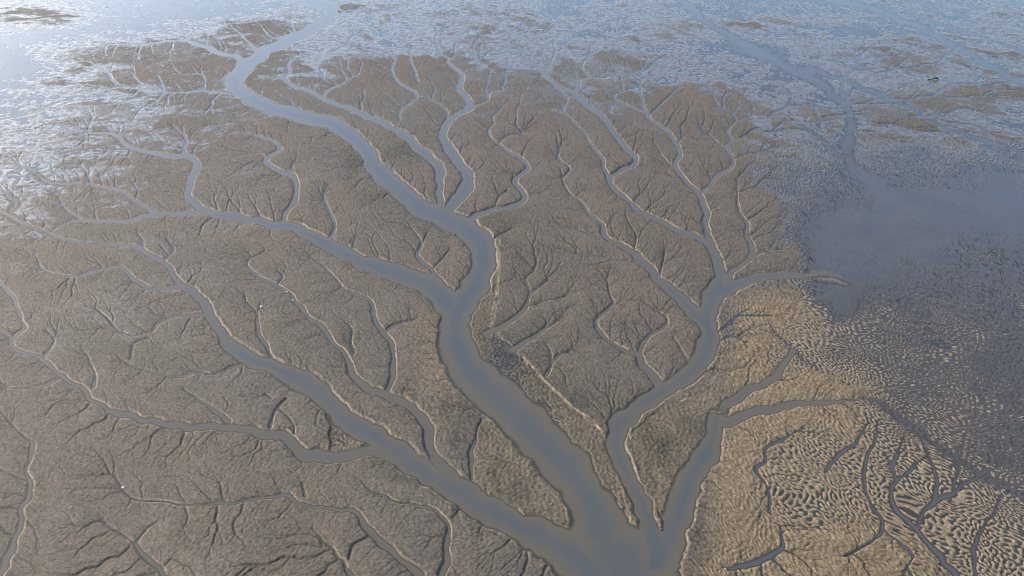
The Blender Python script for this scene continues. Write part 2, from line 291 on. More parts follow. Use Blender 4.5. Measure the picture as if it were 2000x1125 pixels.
def inside(poly, u, v):
    c = np.zeros(u.shape, bool); n = len(poly)
    for i in range(n):
        x1, y1 = poly[i]; x2, y2 = poly[(i + 1) % n]
        if y1 == y2: continue
        c ^= ((y1 > v) != (y2 > v)) & (u < (x2 - x1) * (v - y1) / (y2 - y1) + x1)
    return c
APRONS = [   # low rippled margins below the banks: outline, height in ripples
 ([(974, 560), (962, 640), (975, 656), (1012, 692), (1062, 740), (1112, 790), (1174, 840), (1192, 870), (1206, 930), (1232, 1010), (1206, 985), (1160, 920), (1095, 845), (1035, 790), (980, 745), (940, 700), (915, 655), (925, 610), (950, 575)], 0.9),
 ([(945, 815), (990, 840), (1045, 895), (1085, 955), (1118, 1034), (1095, 1034), (1030, 1004), (960, 968), (915, 938), (915, 890), (935, 850)], 1.7),
 ([(640, 800), (668, 835), (705, 872), (748, 876), (690, 890), (640, 880), (645, 845)], 1.0),
 ([(1225, 850), (1290, 795), (1400, 750), (1400, 800), (1365, 860), (1310, 950), (1288, 1030), (1262, 970), (1240, 900)], 1.9),
]
apron = np.zeros(U.shape, np.float32)
Uw = U + 3.0 * med; Vw = V + 2.0 * fine2
for poly, val in APRONS:
    m = inside(poly, Uw, Vw); s = np.where(m, val + 0.4 * med, s); apron[m] = 1

g = np.exp(-((U - 985) / 75) ** 2 - ((V - 700) / 60) ** 2) * (apron > 0); s = s * (1 - g) + (-0.2 + 0.3 * med) * g
# ------------------------------------------------------------------ distance to the creeks
BANK = np.full(U.shape, 30.0, np.float32)       # metres beyond the nearest water edge (negative inside)
HWN = np.full(U.shape, 1.0, np.float32)         # half width of that creek
CID = np.full(U.shape, -1, np.int16)
TROUGH = np.zeros(U.shape, np.float32)          # soft shallow troughs
wob = (0.7 * med + 0.2 * fine2).astype(np.float32)
for ci, (nm, lb, courses) in enumerate(CREEKS):
    for txt in courses:
        p = spline(txt)
        p[:, 2] *= np.interp(p[:, 2], [6, 24, 60, 100], [0.72, 0.76, 0.86, 0.96])
        p[:, 2] *= 0.45 + 0.55 * np.minimum(1, np.arange(len(p)) / 12.0) if p[0, 2] < 6 else 1.0
        # extend courses that leave the chart
        if len(p) > 2:
            for e, o in ((0, 1), (-1, -2)):
                if p[e, 0] < 3 or p[e, 0] > 1997:
                    q = p[e] + (p[e] - p[o]) * (160 / max(1e-3, np.hypot(*(p[e] - p[o])[:2]))); q[2] = p[e, 2]
                    p = np.vstack([q, p]) if e == 0 else np.vstack([p, q])
        gx, gy = ground(p[:, 0], p[:, 1])
        t = np.gradient(p[:, :2], axis=0); t /= np.linalg.norm(t, axis=1, keepdims=True) + 1e-9
        nx, ny = -t[:, 1], t[:, 0]
        ax, ay = ground(p[:, 0] + nx * p[:, 2] / 2, p[:, 1] + ny * p[:, 2] / 2)
        bx, by = ground(p[:, 0] - nx * p[:, 2] / 2, p[:, 1] - ny * p[:, 2] / 2)
        tw = np.stack([np.gradient(gx), np.gradient(gy)], 1); tw /= np.linalg.norm(tw, axis=1, keepdims=True) + 1e-9
        hw = np.abs((ax - bx) * -tw[:, 1] + (ay - by) * tw[:, 0]) / 2
        hw = np.convolve(np.pad(hw, 2, mode='edge'), np.ones(5) / 5, 'valid')
        for i in range(len(p) - 1):
            R = max(hw[i], hw[i + 1]) + 9.0
            mp = float(scale_at(0, max(min(p[i, 1], p[i + 1, 1]) - 2, V_HOR + 60)))
            rp = R / mp
            mp2 = float(scale_at(0, max(p[i, 1], p[i + 1, 1])))
            rv = R / mp2
            i0 = np.searchsorted(us, min(p[i, 0], p[i + 1, 0]) - rv); i1 = np.searchsorted(us, max(p[i, 0], p[i + 1, 0]) + rv)
            j0 = np.searchsorted(vs, min(p[i, 1], p[i + 1, 1]) - rp); j1 = np.searchsorted(vs, max(p[i, 1], p[i + 1, 1]) + rv)
            if i1 <= i0 or j1 <= j0: continue
            sx = X[j0:j1, i0:i1] - gx[i]; sy = Y[j0:j1, i0:i1] - gy[i]
            ex, ey = gx[i + 1] - gx[i], gy[i + 1] - gy[i]; L2 = ex * ex + ey * ey + 1e-9
            tt = np.clip((sx * ex + sy * ey) / L2, 0, 1)
            d = np.hypot(sx - tt * ex, sy - tt * ey); h = hw[i] + (hw[i + 1] - hw[i]) * tt
            if ci in SOFT:
                g = np.exp(-(d / ((0.42 if 'trough' in lb else 0.7) * h + 0.3)) ** 2)
                TROUGH[j0:j1, i0:i1] = np.maximum(TROUGH[j0:j1, i0:i1], g * (0.45 if 'trough' in lb else 1.0))
                b = d - h + 3.0      # keeps the id without cutting a bank
                cur = BANK[j0:j1, i0:i1]; c = CID[j0:j1, i0:i1]
                c[(g > 0.35) & (cur > 0.3)] = ci
                continue
            b = (d - h).astype(np.float32)
            cur = BANK[j0:j1, i0:i1]; m = b < cur
            cur[m] = b[m]; HWN[j0:j1, i0:i1][m] = h[m]; CID[j0:j1, i0:i1][m] = ci
land = sstep(1.2, 3.0, s)
BANKW = BANK + wob * np.clip(0.07 * HWN + 0.08, 0.08, 0.28)

# ------------------------------------------------------------------ rills: cheapest-path drainage over random mud, thinned to what carries water
LS = 3.6
lu = np.arange(-500, 2500, LS); lv = np.arange(-10, 1300, LS)
ln_u, ln_v = len(lu), len(lv)
iu = np.clip(np.searchsorted(us, lu), 0, NU - 1); iv = np.clip(np.searchsorted(vs, lv), 0, NV - 1)
lb_ = BANKW[np.ix_(iv, iu)]; ls_ = s[np.ix_(iv, iu)]; lap = apron[np.ix_(iv, iu)]
src = (lb_ < 0)
blocked = ((ls_ < 1.0) | (lap > 0)) & ~src
noise = rng.random((ln_v, ln_u)); n2 = 0.6 * np.kron(rng.random((ln_v // 3 + 1, ln_u // 3 + 1)), np.ones((3, 3)))[:ln_v, :ln_u] + 0.6 * np.kron(rng.random((ln_v // 7 + 1, ln_u // 7 + 1)), np.ones((7, 7)))[:ln_v, :ln_u]
cell = (0.35 + 2.2 * noise ** 2 + 3.4 * n2 ** 2).ravel().tolist()
entry = (rng.exponential(27.0, (ln_v, ln_u))).ravel().tolist()
fore = (scale_at(0, lv) / np.maximum(1e-6, 1)).tolist()
dyw = (1.0 + 0.35 * (1.0 / np.maximum(0.25, (SP - (562.5 - lv) / F * CP) / np.hypot(1, (562.5 - lv) / F)) - 1)).tolist()
N = ln_u * ln_v
INF = 1e18
LU, LV = np.meshgrid(lu, lv)
fx_ = 1150 - LU; fy_ = np.where(LU < 700, 0.35 * (720 - LV), 0.9 * (900 - LV)); fn_ = np.hypot(fx_, fy_) + 1
flx = (fx_ / fn_).ravel().tolist(); fly = (fy_ / fn_).ravel().tolist()
dist = [INF] * N; par = [-1] * N
srcf = src.ravel().tolist(); blk = blocked.ravel().tolist()
hq = []
for k in range(N):
    if srcf[k]: dist[k] = 0.0; hq.append((0.0, k))
heapq.heapify(hq)
order = []
done = bytearray(N)
while hq:
    dk, k = heapq.heappop(hq)
    if done[k]: continue
    done[k] = 1; order.append(k)
    r, c = divmod(k, ln_u)
    for dr in (-1, 0, 1):
        rr = r + dr
        if rr < 0 or rr >= ln_v: continue
        for dc in (-1, 0, 1):
            if dr == 0 and dc == 0: continue
            cc = c + dc
            if cc < 0 or cc >= ln_u: continue
            q = rr * ln_u + cc
            if done[q] or blk[q]: continue
            ln_ = math.sqrt(dc * dc + (dr * dyw[r]) ** 2)
            st = ln_ * LS * cell[q] * (1.3 - 0.75 * (-dc * flx[q] - dr * dyw[r] * fly[q]) / ln_)
            if srcf[k]: st += entry[q]
            nd = dk + st
            if nd < dist[q]:
                dist[q] = nd; par[q] = k; heapq.heappush(hq, (nd, q))
acc = [1.0] * N
for k in reversed(order):
    if par[k] >= 0: acc[par[k]] += acc[k]
acc = np.array(acc); par = np.array(par)
pu = np.tile(lu, ln_v) + rng.uniform(-2.2, 2.2, N); pv = np.repeat(lv, ln_u) + rng.uniform(-1.9, 1.9, N)
THR = 4.0
sel = np.where((acc >= THR) & (par >= 0))[0]
best = {}
for k in sel[np.argsort(acc[sel])]: best[par[k]] = k           # main child of each node
bc = np.full(N, -1); 
for k, c in best.items(): bc[k] = c
for it in range(2):
    nu_, nv_ = pu.copy(), pv.copy()
    ok = sel[(bc[sel] >= 0)]
    nu_[ok] = 0.4 * pu[ok] + 0.3 * pu[par[ok]] + 0.3 * pu[bc[ok]]
    nv_[ok] = 0.4 * pv[ok] + 0.3 * pv[par[ok]] + 0.3 * pv[bc[ok]]
    pu, pv = nu_, nv_
keep = sel[(pu[sel] > us[0] + 30) & (pu[sel] < us[-1] - 30) & (pv[sel] > -10) & (pv[sel] < 1290)]
A0u, A0v, A1u, A1v = pu[keep], pv[keep], pu[par[keep]], pv[par[keep]]
rw = np.clip(0.24 + 0.24 * np.sqrt(acc[keep] / THR), 0.55, 2.6)                 # half width, chart units
HAND = ['1059,555 1085,530 1095,515', '1038,575 1020,545 1005,525 1000,505', '1070,590 1105,579 1150,560 1175,548', '1066,642 1085,612 1120,600 1130,585', '1080,709 1066,690 1050,672', '1188,550 1165,525 1150,508', '1188,550 1192,525 1185,505', '1171,618 1160,600 1148,582',
 '1280,606 1255,592 1228,586', '1297,618 1312,600 1335,592', '1257,667 1235,645 1215,628', '1250,680 1243,650 1238,628', '1098,443 1070,430 1045,428', '1140,453 1110,436 1080,425', '1147,499 1120,480 1080,468', '1105,488 1070,482 1040,490', '1196,506 1160,520 1125,526', '1241,470 1260,446 1278,428', '1234,443 1220,420 1226,398',
 '1290,432 1302,410 1322,396', '1252,415 1240,396 1250,374', '1336,350 1310,345 1280,332', '1320,322 1290,316 1262,300', '1381,446 1350,430 1325,418 1298,402', '1387,478 1360,455 1335,448', '1029,326 1055,318 1088,312', '1017,340 990,336 968,324', '1028,383 1060,375 1082,360', '975,283 955,290 935,286', '1231,325 1200,318 1180,300', '1206,269 1240,262 1262,250',
 '402,607 350,600 300,590 240,602', '441,663 390,655 340,666 300,682', '469,691 400,690 350,700 308,722', '420,635 375,646 340,648', '350,833 300,850 250,880 190,920 140,965', '297,825 250,836 200,858 120,892', '402,835 345,852 290,898 235,934', '455,835 412,860 380,892', '507,843 472,868 450,902', '553,853 520,880 500,920', '203,797 160,805 110,830', '171,780 120,790 60,815',
 '157,754 120,770 70,772', '595,746 560,770 520,790', '630,775 600,790 585,812', '378,572 330,580 280,600 220,620', '339,537 360,520 395,512', '357,558 400,550 425,535', '395,590 430,580 452,560', '441,663 470,650 490,640', '542,437 530,400 520,370', '609,460 640,490 690,470 720,440', '647,481 600,500 560,498', '696,506 690,470 700,430', '437,420 450,390 470,360',
 '581,597 620,585 650,590', '609,621 570,640 540,650', '647,667 620,650 600,655', '682,716 660,720 640,712', '735,632 700,625 680,610', '766,690 800,675 820,650', '845,525 870,545 880,530', '944,502 985,490 1010,480', '966,560 1000,545 1015,520', '1203,677 1190,640 1215,600', '1241,691 1220,650 1228,610', '1178,660 1150,665 1125,650', '1322,576 1300,600 1310,640', '1259,520 1290,500 1300,470', '1210,478 1195,440 1200,410']
eu, ev, fu, fv, ew = [], [], [], [], []
hr = np.random.default_rng(5)
for txt in HAND:
    a_ = spline(' '.join(k + ',3' for k in txt.split()))[:, :2]
    L_ = len(a_); a_ = a_ + np.stack([np.convolve(hr.standard_normal(L_ + 2), [.5, .7, .5], 'valid') * 1.6, np.convolve(hr.standard_normal(L_ + 2), [.5, .7, .5], 'valid') * 1.3], 1)
    def put(line, w0):
        n_ = len(line)
        for k in range(n_ - 1):
            eu.append(line[k, 0]); ev.append(line[k, 1]); fu.append(line[k + 1, 0]); fv.append(line[k + 1, 1]); ew.append(w0 * (1 - 0.65 * k / n_))
    put(a_, 1.45)
    for k in range(4, L_ - 2, 4):                              # twigs
        d_ = a_[k] - a_[k - 2]; an = math.atan2(d_[1], d_[0]) + hr.choice([-1, 1]) * hr.uniform(0.5, 1.0)
        tw_ = [a_[k]]
        for m_ in range(hr.integers(3, 7)):
            an += hr.uniform(-0.35, 0.35); tw_.append(tw_[-1] + 4.5 * np.array([math.cos(an), 0.7 * math.sin(an)]))
        put(np.array(tw_), 0.85)
A0u = np.concatenate([A0u, eu]); A0v = np.concatenate([A0v, ev]); A1u = np.concatenate([A1u, fu]); A1v = np.concatenate([A1v, fv]); rw = np.concatenate([rw, ew])
g0x, g0y = ground(A0u, A0v); g1x, g1y = ground(A1u, A1v)
RIL = np.full(U.shape, 9.0, np.float32).ravel(); RILW = np.full(U.shape, 0.0, np.float32).ravel()
mu = (A0u + A1u) / 2; mv = (A0v + A1v) / 2
ci_ = np.searchsorted(us, mu); ri_ = np.searchsorted(vs, mv)
K = 6
offs = np.arange(-K, K + 1)
hwm = (rw * scale_at(0, mv))
Xf, Yf = X.ravel(), Y.ravel()
for a in range(0, len(rw), 20000):
    b = min(len(rw), a + 20000)
    rr = np.clip(ri_[a:b, None, None] + offs[None, :, None], 0, NV - 1); cc = np.clip(ci_[a:b, None, None] + offs[None, None, :], 0, NU - 1)
    idx = (rr * NU + cc).reshape(b - a, -1)
    sx = Xf[idx] - g0x[a:b, None]; sy = Yf[idx] - g0y[a:b, None]
    ex = (g1x - g0x)[a:b, None]; ey = (g1y - g0y)[a:b, None]
    tt = np.clip((sx * ex + sy * ey) / (ex * ex + ey * ey + 1e-9), 0, 1)
    dn = (np.hypot(sx - tt * ex, (sy - tt * ey)) / hwm[a:b, None]).astype(np.float32)
    np.minimum.at(RIL, idx.ravel(), dn.ravel())
    wv = np.where(dn < 1.6, np.broadcast_to(hwm[a:b, None], dn.shape), 0).astype(np.float32)
    np.maximum.at(RILW, idx.ravel(), wv.ravel())
RIL = RIL.reshape(U.shape); RILW = RILW.reshape(U.shape)

# ------------------------------------------------------------------ heights
farw = sstep(330, 180, V)                                       # far mud: longer streaks
tex_far = (0.75 * far + 0.5 * far2) * (1 - leftw) + (0.8 * streak + 0.45 * far2) * leftw
farw = np.maximum(farw, leftw)
lab = 1.25 * np.tanh(1.5 * lab)
tex_wet = lab * (1 - farw) + tex_far * farw
sandy = np.clip(near_right, 0, 1)
tex_land = 0.30 * fine + 0.12 * fine2 + 0.25 * med
lw = land * (1 - 0.55 * sandy)
lw = np.where(apron > 0, 0.35, lw)
tex = tex_wet * (1 - lw) + tex_land * 0.85 * lw
tex = np.where(apron > 0, 0.34 * labn + 0.3 * fine, tex)
tex = tex * (1 - 0.4 * sstep(300, 150, V))
amp = 0.085 - 0.04 * farw - 0.02 * sandy
h = amp * (np.minimum(s, 4.3) + tex)
h = h + 0.05 * land * big * (1 - farw) + 0.10 * land * (1 - 0.6 * farw) * (1 - np.exp(-np.maximum(BANK, 0) / 5.0))
h = h - TROUGH * (0.14 + 0.5 * np.maximum(h, 0))
# rills
rg = np.exp(-RIL ** 2 * 0.8)
h = h - rg * np.clip(RILW * 1.15, 0.035, 0.40) * (RILW > 0) * sstep(0.3, 1.2, s)
# creeks
bw = np.clip(0.18 + 0.10 * HWN, 0.22, 0.5) * (1 + 0.5 * farw)
ramp = sstep(0.0, 1.0, BANKW / bw)
edge = -0.012
stp = np.clip(0.5 + 0.3 * HWN, 0.55, 0.9)
valley = stp * ramp + (1 - stp) * (1 - np.exp(-np.maximum(BANKW, 0) / (2.0 + 0.8 * HWN)))
h = edge + (h - edge) * np.where((s > 1.0) & (sandy < 0.5) & (apron < 0.5), valley, ramp)
hb = h
depth = np.clip(0.5 * HWN, 0.2, 1.3)
q = np.clip(-BANKW / np.maximum(HWN, 0.2), 0, 1)
hin = edge - depth * q ** 1.25
h = np.where(BANKW < 0, hin, np.where(BANKW < bw, np.minimum(hb, h + 0.2), h))
# sliver islands and the spit between the two right channels
def ridge(txt, top):
    global h
    p = spline(txt); gx, gy = ground(p[:, 0], p[:, 1]); m = scale_at(0, p[:, 1]); best = np.full(U.shape, -9.0)
    for i in range(len(p)):
        hw = p[i, 2] / 2 * m[i] * 1.3
        i0, i1 = np.searchsorted(us, [p[i, 0] - 40, p[i, 0] + 40]); j0, j1 = np.searchsorted(vs, [p[i, 1] - 40, p[i, 1] + 40])
        d = np.hypot(X[j0:j1, i0:i1] - gx[i], Y[j0:j1, i0:i1] - gy[i])
        best[j0:j1, i0:i1] = np.maximum(best[j0:j1, i0:i1], 1 - d / hw)
    b = best + 0.25 * med
    h = np.where(best > -1, np.maximum(h, 0.7 * top * sstep(-0.15, 0.5, b) - 0.05 + 0.03 * fine * (b > 0)), h)
ridge('1568,541,3 1590,542,9 1620,547,12 1645,553,8 1660,557,2', 0.28)
ridge('1279,975,6 1283,1000,7 1288,1020,8 1291,1034,4', 0.4)
ridge('1385,800,6 1410,805,6 1440,795,5', 0.12)
h = h.astype(np.float32)

# ------------------------------------------------------------------ ground characters carried to the material
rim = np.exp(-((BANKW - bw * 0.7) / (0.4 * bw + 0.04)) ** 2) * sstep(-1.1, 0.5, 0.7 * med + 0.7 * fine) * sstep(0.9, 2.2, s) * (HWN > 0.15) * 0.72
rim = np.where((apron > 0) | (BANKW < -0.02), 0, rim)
moist = sstep(0.45, -0.1, h / amp - 0.3 * land)
wet = np.clip(sstep(3.6, 0.4, s) * 0.8 * (1 - 0.7 * sandy) + 0.35 * moist * (1 - farw) + 0.25 * rg + 0.5 * farw * sstep(2.4, 0.2, h / amp) + np.exp(-np.maximum(BANKW, 0) / 0.4) * 0.2, 0, 1)
wet = np.clip(wet + 0.4 * sstep(0.4, 1.6, 0.8 * big + 0.5 * med) * land, 0, 1)
wet = np.where(apron > 0, 0.2 + 0.35 * moist, wet)
wet = np.where(BANKW < 0.05, 0.12, np.where((BANKW < 1.2) & (V > 230), np.minimum(wet, 0.26), wet))
wet = np.where((rg > 0.2) & (V > 230), np.minimum(wet, 0.30), wet)
algae = np.zeros(U.shape)
for (x, y, rx, ry) in [(690, 320, 22, 45), (740, 385, 40, 14), (830, 440, 40, 30), (790, 300, 50, 22), (980, 470, 16, 60), (985, 640, 30, 30), (900, 800, 40, 34), (1000, 960, 60, 34), (960, 930, 40, 40), (1270, 850, 40, 40), (1290, 870, 45, 60), (1270, 930, 30, 60), (1010, 690, 60, 50), (650, 855, 30, 24), (1380, 700, 20, 30), (1050, 750, 60, 60), (1360, 1050, 16, 50), (870, 800, 50, 40), (890, 870, 26, 50), (1100, 790, 70, 30), (970, 900, 50, 30), (760, 905, 40, 10), (800, 935, 50, 10), (640, 845, 24, 20), (980, 440, 40, 24), (1010, 500, 30, 40), (690, 660, 40, 30), (800, 770, 24, 50)]:
    algae = np.maximum(algae, np.exp(-(((U - x) / rx) ** 2 + ((V - y) / ry) ** 2)))
seam = np.exp(-((BANKW - bw * 2.0) / (0.7 * bw + 0.1)) ** 2) * sstep(0.0, 1.2, fine + 0.8 * med) * (s > 2) * (1 - sandy) * (1 - 0.6 * farw)
algae = np.clip(np.maximum(np.maximum(0.95 * algae * sstep(-1.2, 0.9, fine + 0.7 * fine2 + 0.6 * med), 0.75 * seam), 0.8 * rg * (RILW > 0)), 0, 1)
algae = np.maximum(algae, np.where(apron > 0, 0.3 + 0.15 * med, 0))
algae = np.where(BANKW < 0.1, 0, algae)
tan_ = (1 - 0.6 * moist * (apron < 0.5)) * np.clip(np.maximum(sandy, 0.7 * np.exp(-(((U - 860) / 45) ** 2 + ((V - 720) / 90) ** 2))) + 0.45 * (apron > 0), 0, 1)

def strokes(lines, sharp=1.0):
    out = np.zeros(U.shape, np.float32)
    for txt in lines:
        p = spline(txt); gx, gy = ground(p[:, 0], p[:, 1]); hw = p[:, 2] / 2 * scale_at(0, p[:, 1])
        for i in range(len(p) - 1):
            i0, i1 = np.searchsorted(us, [min(p[i, 0], p[i + 1, 0]) - 12, max(p[i, 0], p[i + 1, 0]) + 12]); j0, j1 = np.searchsorted(vs, [min(p[i, 1], p[i + 1, 1]) - 12, max(p[i, 1], p[i + 1, 1]) + 12])
            sx = X[j0:j1, i0:i1] - gx[i]; sy = Y[j0:j1, i0:i1] - gy[i]; ex, ey = gx[i + 1] - gx[i], gy[i + 1] - gy[i]
            tt = np.clip((sx * ex + sy * ey) / (ex * ex + ey * ey + 1e-9), 0, 1)
            g = np.exp(-(np.hypot(sx - tt * ex, sy - tt * ey) / hw[i]) ** 2)
            out[j0:j1, i0:i1] = np.maximum(out[j0:j1, i0:i1], g)
    return out
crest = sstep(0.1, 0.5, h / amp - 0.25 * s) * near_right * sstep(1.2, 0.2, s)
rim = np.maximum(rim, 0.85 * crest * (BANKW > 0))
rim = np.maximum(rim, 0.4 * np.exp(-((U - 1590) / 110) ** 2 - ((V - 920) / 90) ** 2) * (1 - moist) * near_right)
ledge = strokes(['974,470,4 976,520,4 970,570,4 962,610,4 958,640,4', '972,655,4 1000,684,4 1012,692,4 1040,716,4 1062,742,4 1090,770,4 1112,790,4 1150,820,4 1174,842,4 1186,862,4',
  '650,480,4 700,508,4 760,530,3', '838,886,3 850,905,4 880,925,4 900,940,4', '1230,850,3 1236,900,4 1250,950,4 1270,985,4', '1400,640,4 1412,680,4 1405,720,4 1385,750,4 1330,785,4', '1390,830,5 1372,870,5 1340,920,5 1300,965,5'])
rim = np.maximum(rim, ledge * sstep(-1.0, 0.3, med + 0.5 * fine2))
# ------------------------------------------------------------------ materials
def mat(name):
    m = bpy.data.materials.new(name); m.use_nodes = True
    return m, m.node_tree, m.node_tree.nodes['Principled BSDF']
def N_(t, typ, **kw):
    n = t.nodes.new(typ)
    for k, v in kw.items(): setattr(n, k, v)
    return n
def mix(t, fac, a, b, blend='MIX'):
    n = N_(t, 'ShaderNodeMix', data_type='RGBA', blend_type=blend)
    for sock, v in ((n.inputs[0], fac), (n.inputs[6], a), (n.inputs[7], b)):
        if isinstance(v, (int, float)): sock.default_value = v
        elif isinstance(v, tuple): sock.default_value = (*v, 1)
        else: t.links.new(v, sock)
    return n.outputs[2]
def math_(t, op, a, b=0.0, c=0.0, clamp=False):
    n = N_(t, 'ShaderNodeMath', operation=op, use_clamp=clamp)
    for sock, v in zip(n.inputs, (a, b, c)):
        if isinstance(v, (int, float)): sock.default_value = v
        else: t.links.new(v, sock)
    return n.outputs[0]
def noise_(t, vec, scale, detail=4, rough=0.6, dist=0.0):
    n = N_(t, 'ShaderNodeTexNoise'); n.inputs['Scale'].default_value = scale; n.inputs['Detail'].default_value = detail
    n.inputs['Roughness'].default_value = rough; n.inputs['Distortion'].default_value = dist
    t.links.new(vec, n.inputs['Vector']); return n.outputs['Fac']
def rampn(t, val, lo, hi):
    n = N_(t, 'ShaderNodeMapRange', interpolation_type='SMOOTHSTEP'); t.links.new(val, n.inputs[0])
    n.inputs[1].default_value = lo; n.inputs[2].default_value = hi; return n.outputs[0]

mud, t, P = mat('tidal_mud')
at = N_(t, 'ShaderNodeAttribute', attribute_name='ground'); sep = N_(t, 'ShaderNodeSeparateColor'); t.links.new(at.outputs['Color'], sep.inputs[0])
aW, aR, aT, aA = sep.outputs[0], sep.outputs[1], sep.outputs[2], at.outputs['Alpha']
geo = N_(t, 'ShaderNodeNewGeometry'); pos = geo.outputs['Position']
n1 = rampn(t, noise_(t, pos, 0.05, 6, 0.65, 0.4), 0.35, 0.65)
n2_ = rampn(t, noise_(t, pos, 0.9, 4, 0.7, 0.6), 0.3, 0.7)
n3 = rampn(t, noise_(t, pos, 2.6, 4, 0.75, 1.0), 0.28, 0.72)
n0 = rampn(t, noise_(t, pos, 0.022, 4, 0.6, 0.6), 0.38, 0.62)
c = mix(t, n1, mix(t, n0, (0.095, 0.072, 0.051), (0.087, 0.074, 0.056)), mix(t, n0, (0.074, 0.058, 0.041), (0.066, 0.059, 0.046)))
c = mix(t, n2_, c, mix(t, 0.6, c, (0.122, 0.096, 0.067)))
c = mix(t, aT, c, mix(t, n2_, (0.118, 0.085, 0.049), (0.195, 0.143, 0.080)))
c = mix(t, math_(t, 'MULTIPLY', aA, 0.85), c, mix(t, n2_, (0.026, 0.026, 0.014), (0.045, 0.040, 0.022)))
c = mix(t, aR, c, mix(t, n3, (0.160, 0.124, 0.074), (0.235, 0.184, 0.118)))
dark = math_(t, 'MULTIPLY', aW, math_(t, 'SUBTRACT', 1.0, aT), clamp=True)
c = mix(t, math_(t, 'MULTIPLY', dark, 0.35), c, mix(t, 1.0, c, (0.55, 0.55, 0.56), 'MULTIPLY'))
c = mix(t, math_(t, 'MULTIPLY', rampn(t, aW, 0.3, 0.6), math_(t, 'SUBTRACT', 1.0, aT)), c, c)
c = mix(t, 1.0, c, mix(t, n3, (0.48, 0.48, 0.48), (1.6, 1.6, 1.6)), 'MULTIPLY')
t.links.new(c, P.inputs['Base Color'])
wr = math_(t, 'MULTIPLY', aW, rampn(t, noise_(t, pos, 0.5, 5, 0.65, 0.3), 0.38, 0.6))
rgh = math_(t, 'SUBTRACT', 0.68, math_(t, 'MULTIPLY', wr, 0.45))
t.links.new(rgh, P.inputs['Roughness']); P.inputs['IOR'].default_value = 1.33
t.links.new(math_(t, 'MULTIPLY', math_(t, 'MULTIPLY', rampn(t, aW, 0.28, 0.9), 0.85), rampn(t, noise_(t, pos, 0.35, 6, 0.7, 0.5), 0.2, 0.6)), P.inputs['Coat Weight'])
P.inputs['Coat IOR'].default_value = 1.34; P.inputs['Coat Roughness'].default_value = 0.2
bp = N_(t, 'ShaderNodeBump'); t.links.new(math_(t, 'SUBTRACT', 0.95, math_(t, 'MULTIPLY', aW, 0.75)), bp.inputs['Strength']); bp.inputs['Distance'].default_value = 0.22
t.links.new(noise_(t, pos, 1.7, 6, 0.75, 1.2), bp.inputs['Height']); t.links.new(bp.outputs[0], P.inputs['Normal'])

def water(name, deep_at, kd, deep_a, deep_b, brown, rough):
  wat, t, P = mat(name)
  out = t.nodes['Material Output']; t.nodes.remove(P)
  geo = N_(t, 'ShaderNodeNewGeometry'); pos = geo.outputs['Position']
  ad = N_(t, 'ShaderNodeAttribute', attribute_name='depth')
  op = math_(t, 'SUBTRACT', 1.0, math_(t, 'POWER', 2.718, math_(t, 'MULTIPLY', ad.outputs['Fac'], -kd)), clamp=True)
  silt = mix(t, rampn(t, noise_(t, pos, 0.06, 5, 0.6, 1.5), 0.35, 0.65), deep_a, deep_b)
  silt = mix(t, rampn(t, ad.outputs['Fac'], 0.03, deep_at), brown, silt)
  bp = N_(t, 'ShaderNodeBump'); bp.inputs['Strength'].default_value = 0.12; bp.inputs['Distance'].default_value = 0.05
  t.links.new(noise_(t, pos, 1.6, 4, 0.6, 0.5), bp.inputs['Height'])
  dif = N_(t, 'ShaderNodeBsdfDiffuse'); t.links.new(silt, dif.inputs['Color'])
  tr = N_(t, 'ShaderNodeBsdfTransparent')
  m1 = N_(t, 'ShaderNodeMixShader'); t.links.new(op, m1.inputs[0]); t.links.new(tr.outputs[0], m1.inputs[1]); t.links.new(dif.outputs[0], m1.inputs[2])
  gl = N_(t, 'ShaderNodeBsdfGlossy'); gl.inputs['Roughness'].default_value = rough; gl.inputs['Color'].default_value = (1, 1, 1, 1); t.links.new(bp.outputs[0], gl.inputs['Normal'])
  fr = N_(t, 'ShaderNodeFresnel'); fr.inputs['IOR'].default_value = 1.34; t.links.new(bp.outputs[0], fr.inputs['Normal'])
  m2 = N_(t, 'ShaderNodeMixShader'); t.links.new(fr.outputs[0], m2.inputs[0]); t.links.new(m1.outputs[0], m2.inputs[1]); t.links.new(gl.outputs[0], m2.inputs[2])
  t.links.new(m2.outputs[0], out.inputs['Surface'])
  return wat
wat = water('silty_water', 1.1, 24.0, (0.063, 0.068, 0.068), (0.072, 0.073, 0.067), (0.094, 0.080, 0.055), 0.09)
shal = water('clear_shallow_water', 0.2, 16.0, (0.060, 0.061, 0.063), (0.070, 0.068, 0.065), (0.078, 0.068, 0.054), 0.07)

# ------------------------------------------------------------------ building the pieces of ground and water
def grid_mesh(name, quads, vx, vy, vz, mats, attr=None, attrname=None):
    ids, inv = np.unique(quads, return_inverse=True)
    me = bpy.data.meshes.new(name)
    nq = len(quads)
    me.vertices.add(len(ids)); me.loops.add(nq * 4); me.polygons.add(nq)
    co = np.empty((len(ids), 3), np.float32); co[:, 0] = vx[ids]; co[:, 1] = vy[ids]; co[:, 2] = vz[ids]
    me.vertices.foreach_set('co', co.ravel())
    me.loops.foreach_set('vertex_index', inv.ravel().astype(np.int32))
    me.polygons.foreach_set('loop_start', np.arange(0, nq * 4, 4, dtype=np.int32))
    me.polygons.foreach_set('use_smooth', np.ones(nq, bool))
    me.update(calc_edges=True)
    me.materials.append(mats)
    if attr is not None:
        if attr.ndim == 2:
            a = me.attributes.new(attrname, 'FLOAT_COLOR', 'POINT'); a.data.foreach_set('color', attr[ids].astype(np.float32).ravel())
        else:
            a = me.attributes.new(attrname, 'FLOAT', 'POINT'); a.data.foreach_set('value', attr[ids].astype(np.float32))
    o = bpy.data.objects.new(name, me); S.collection.objects.link(o)
    return o
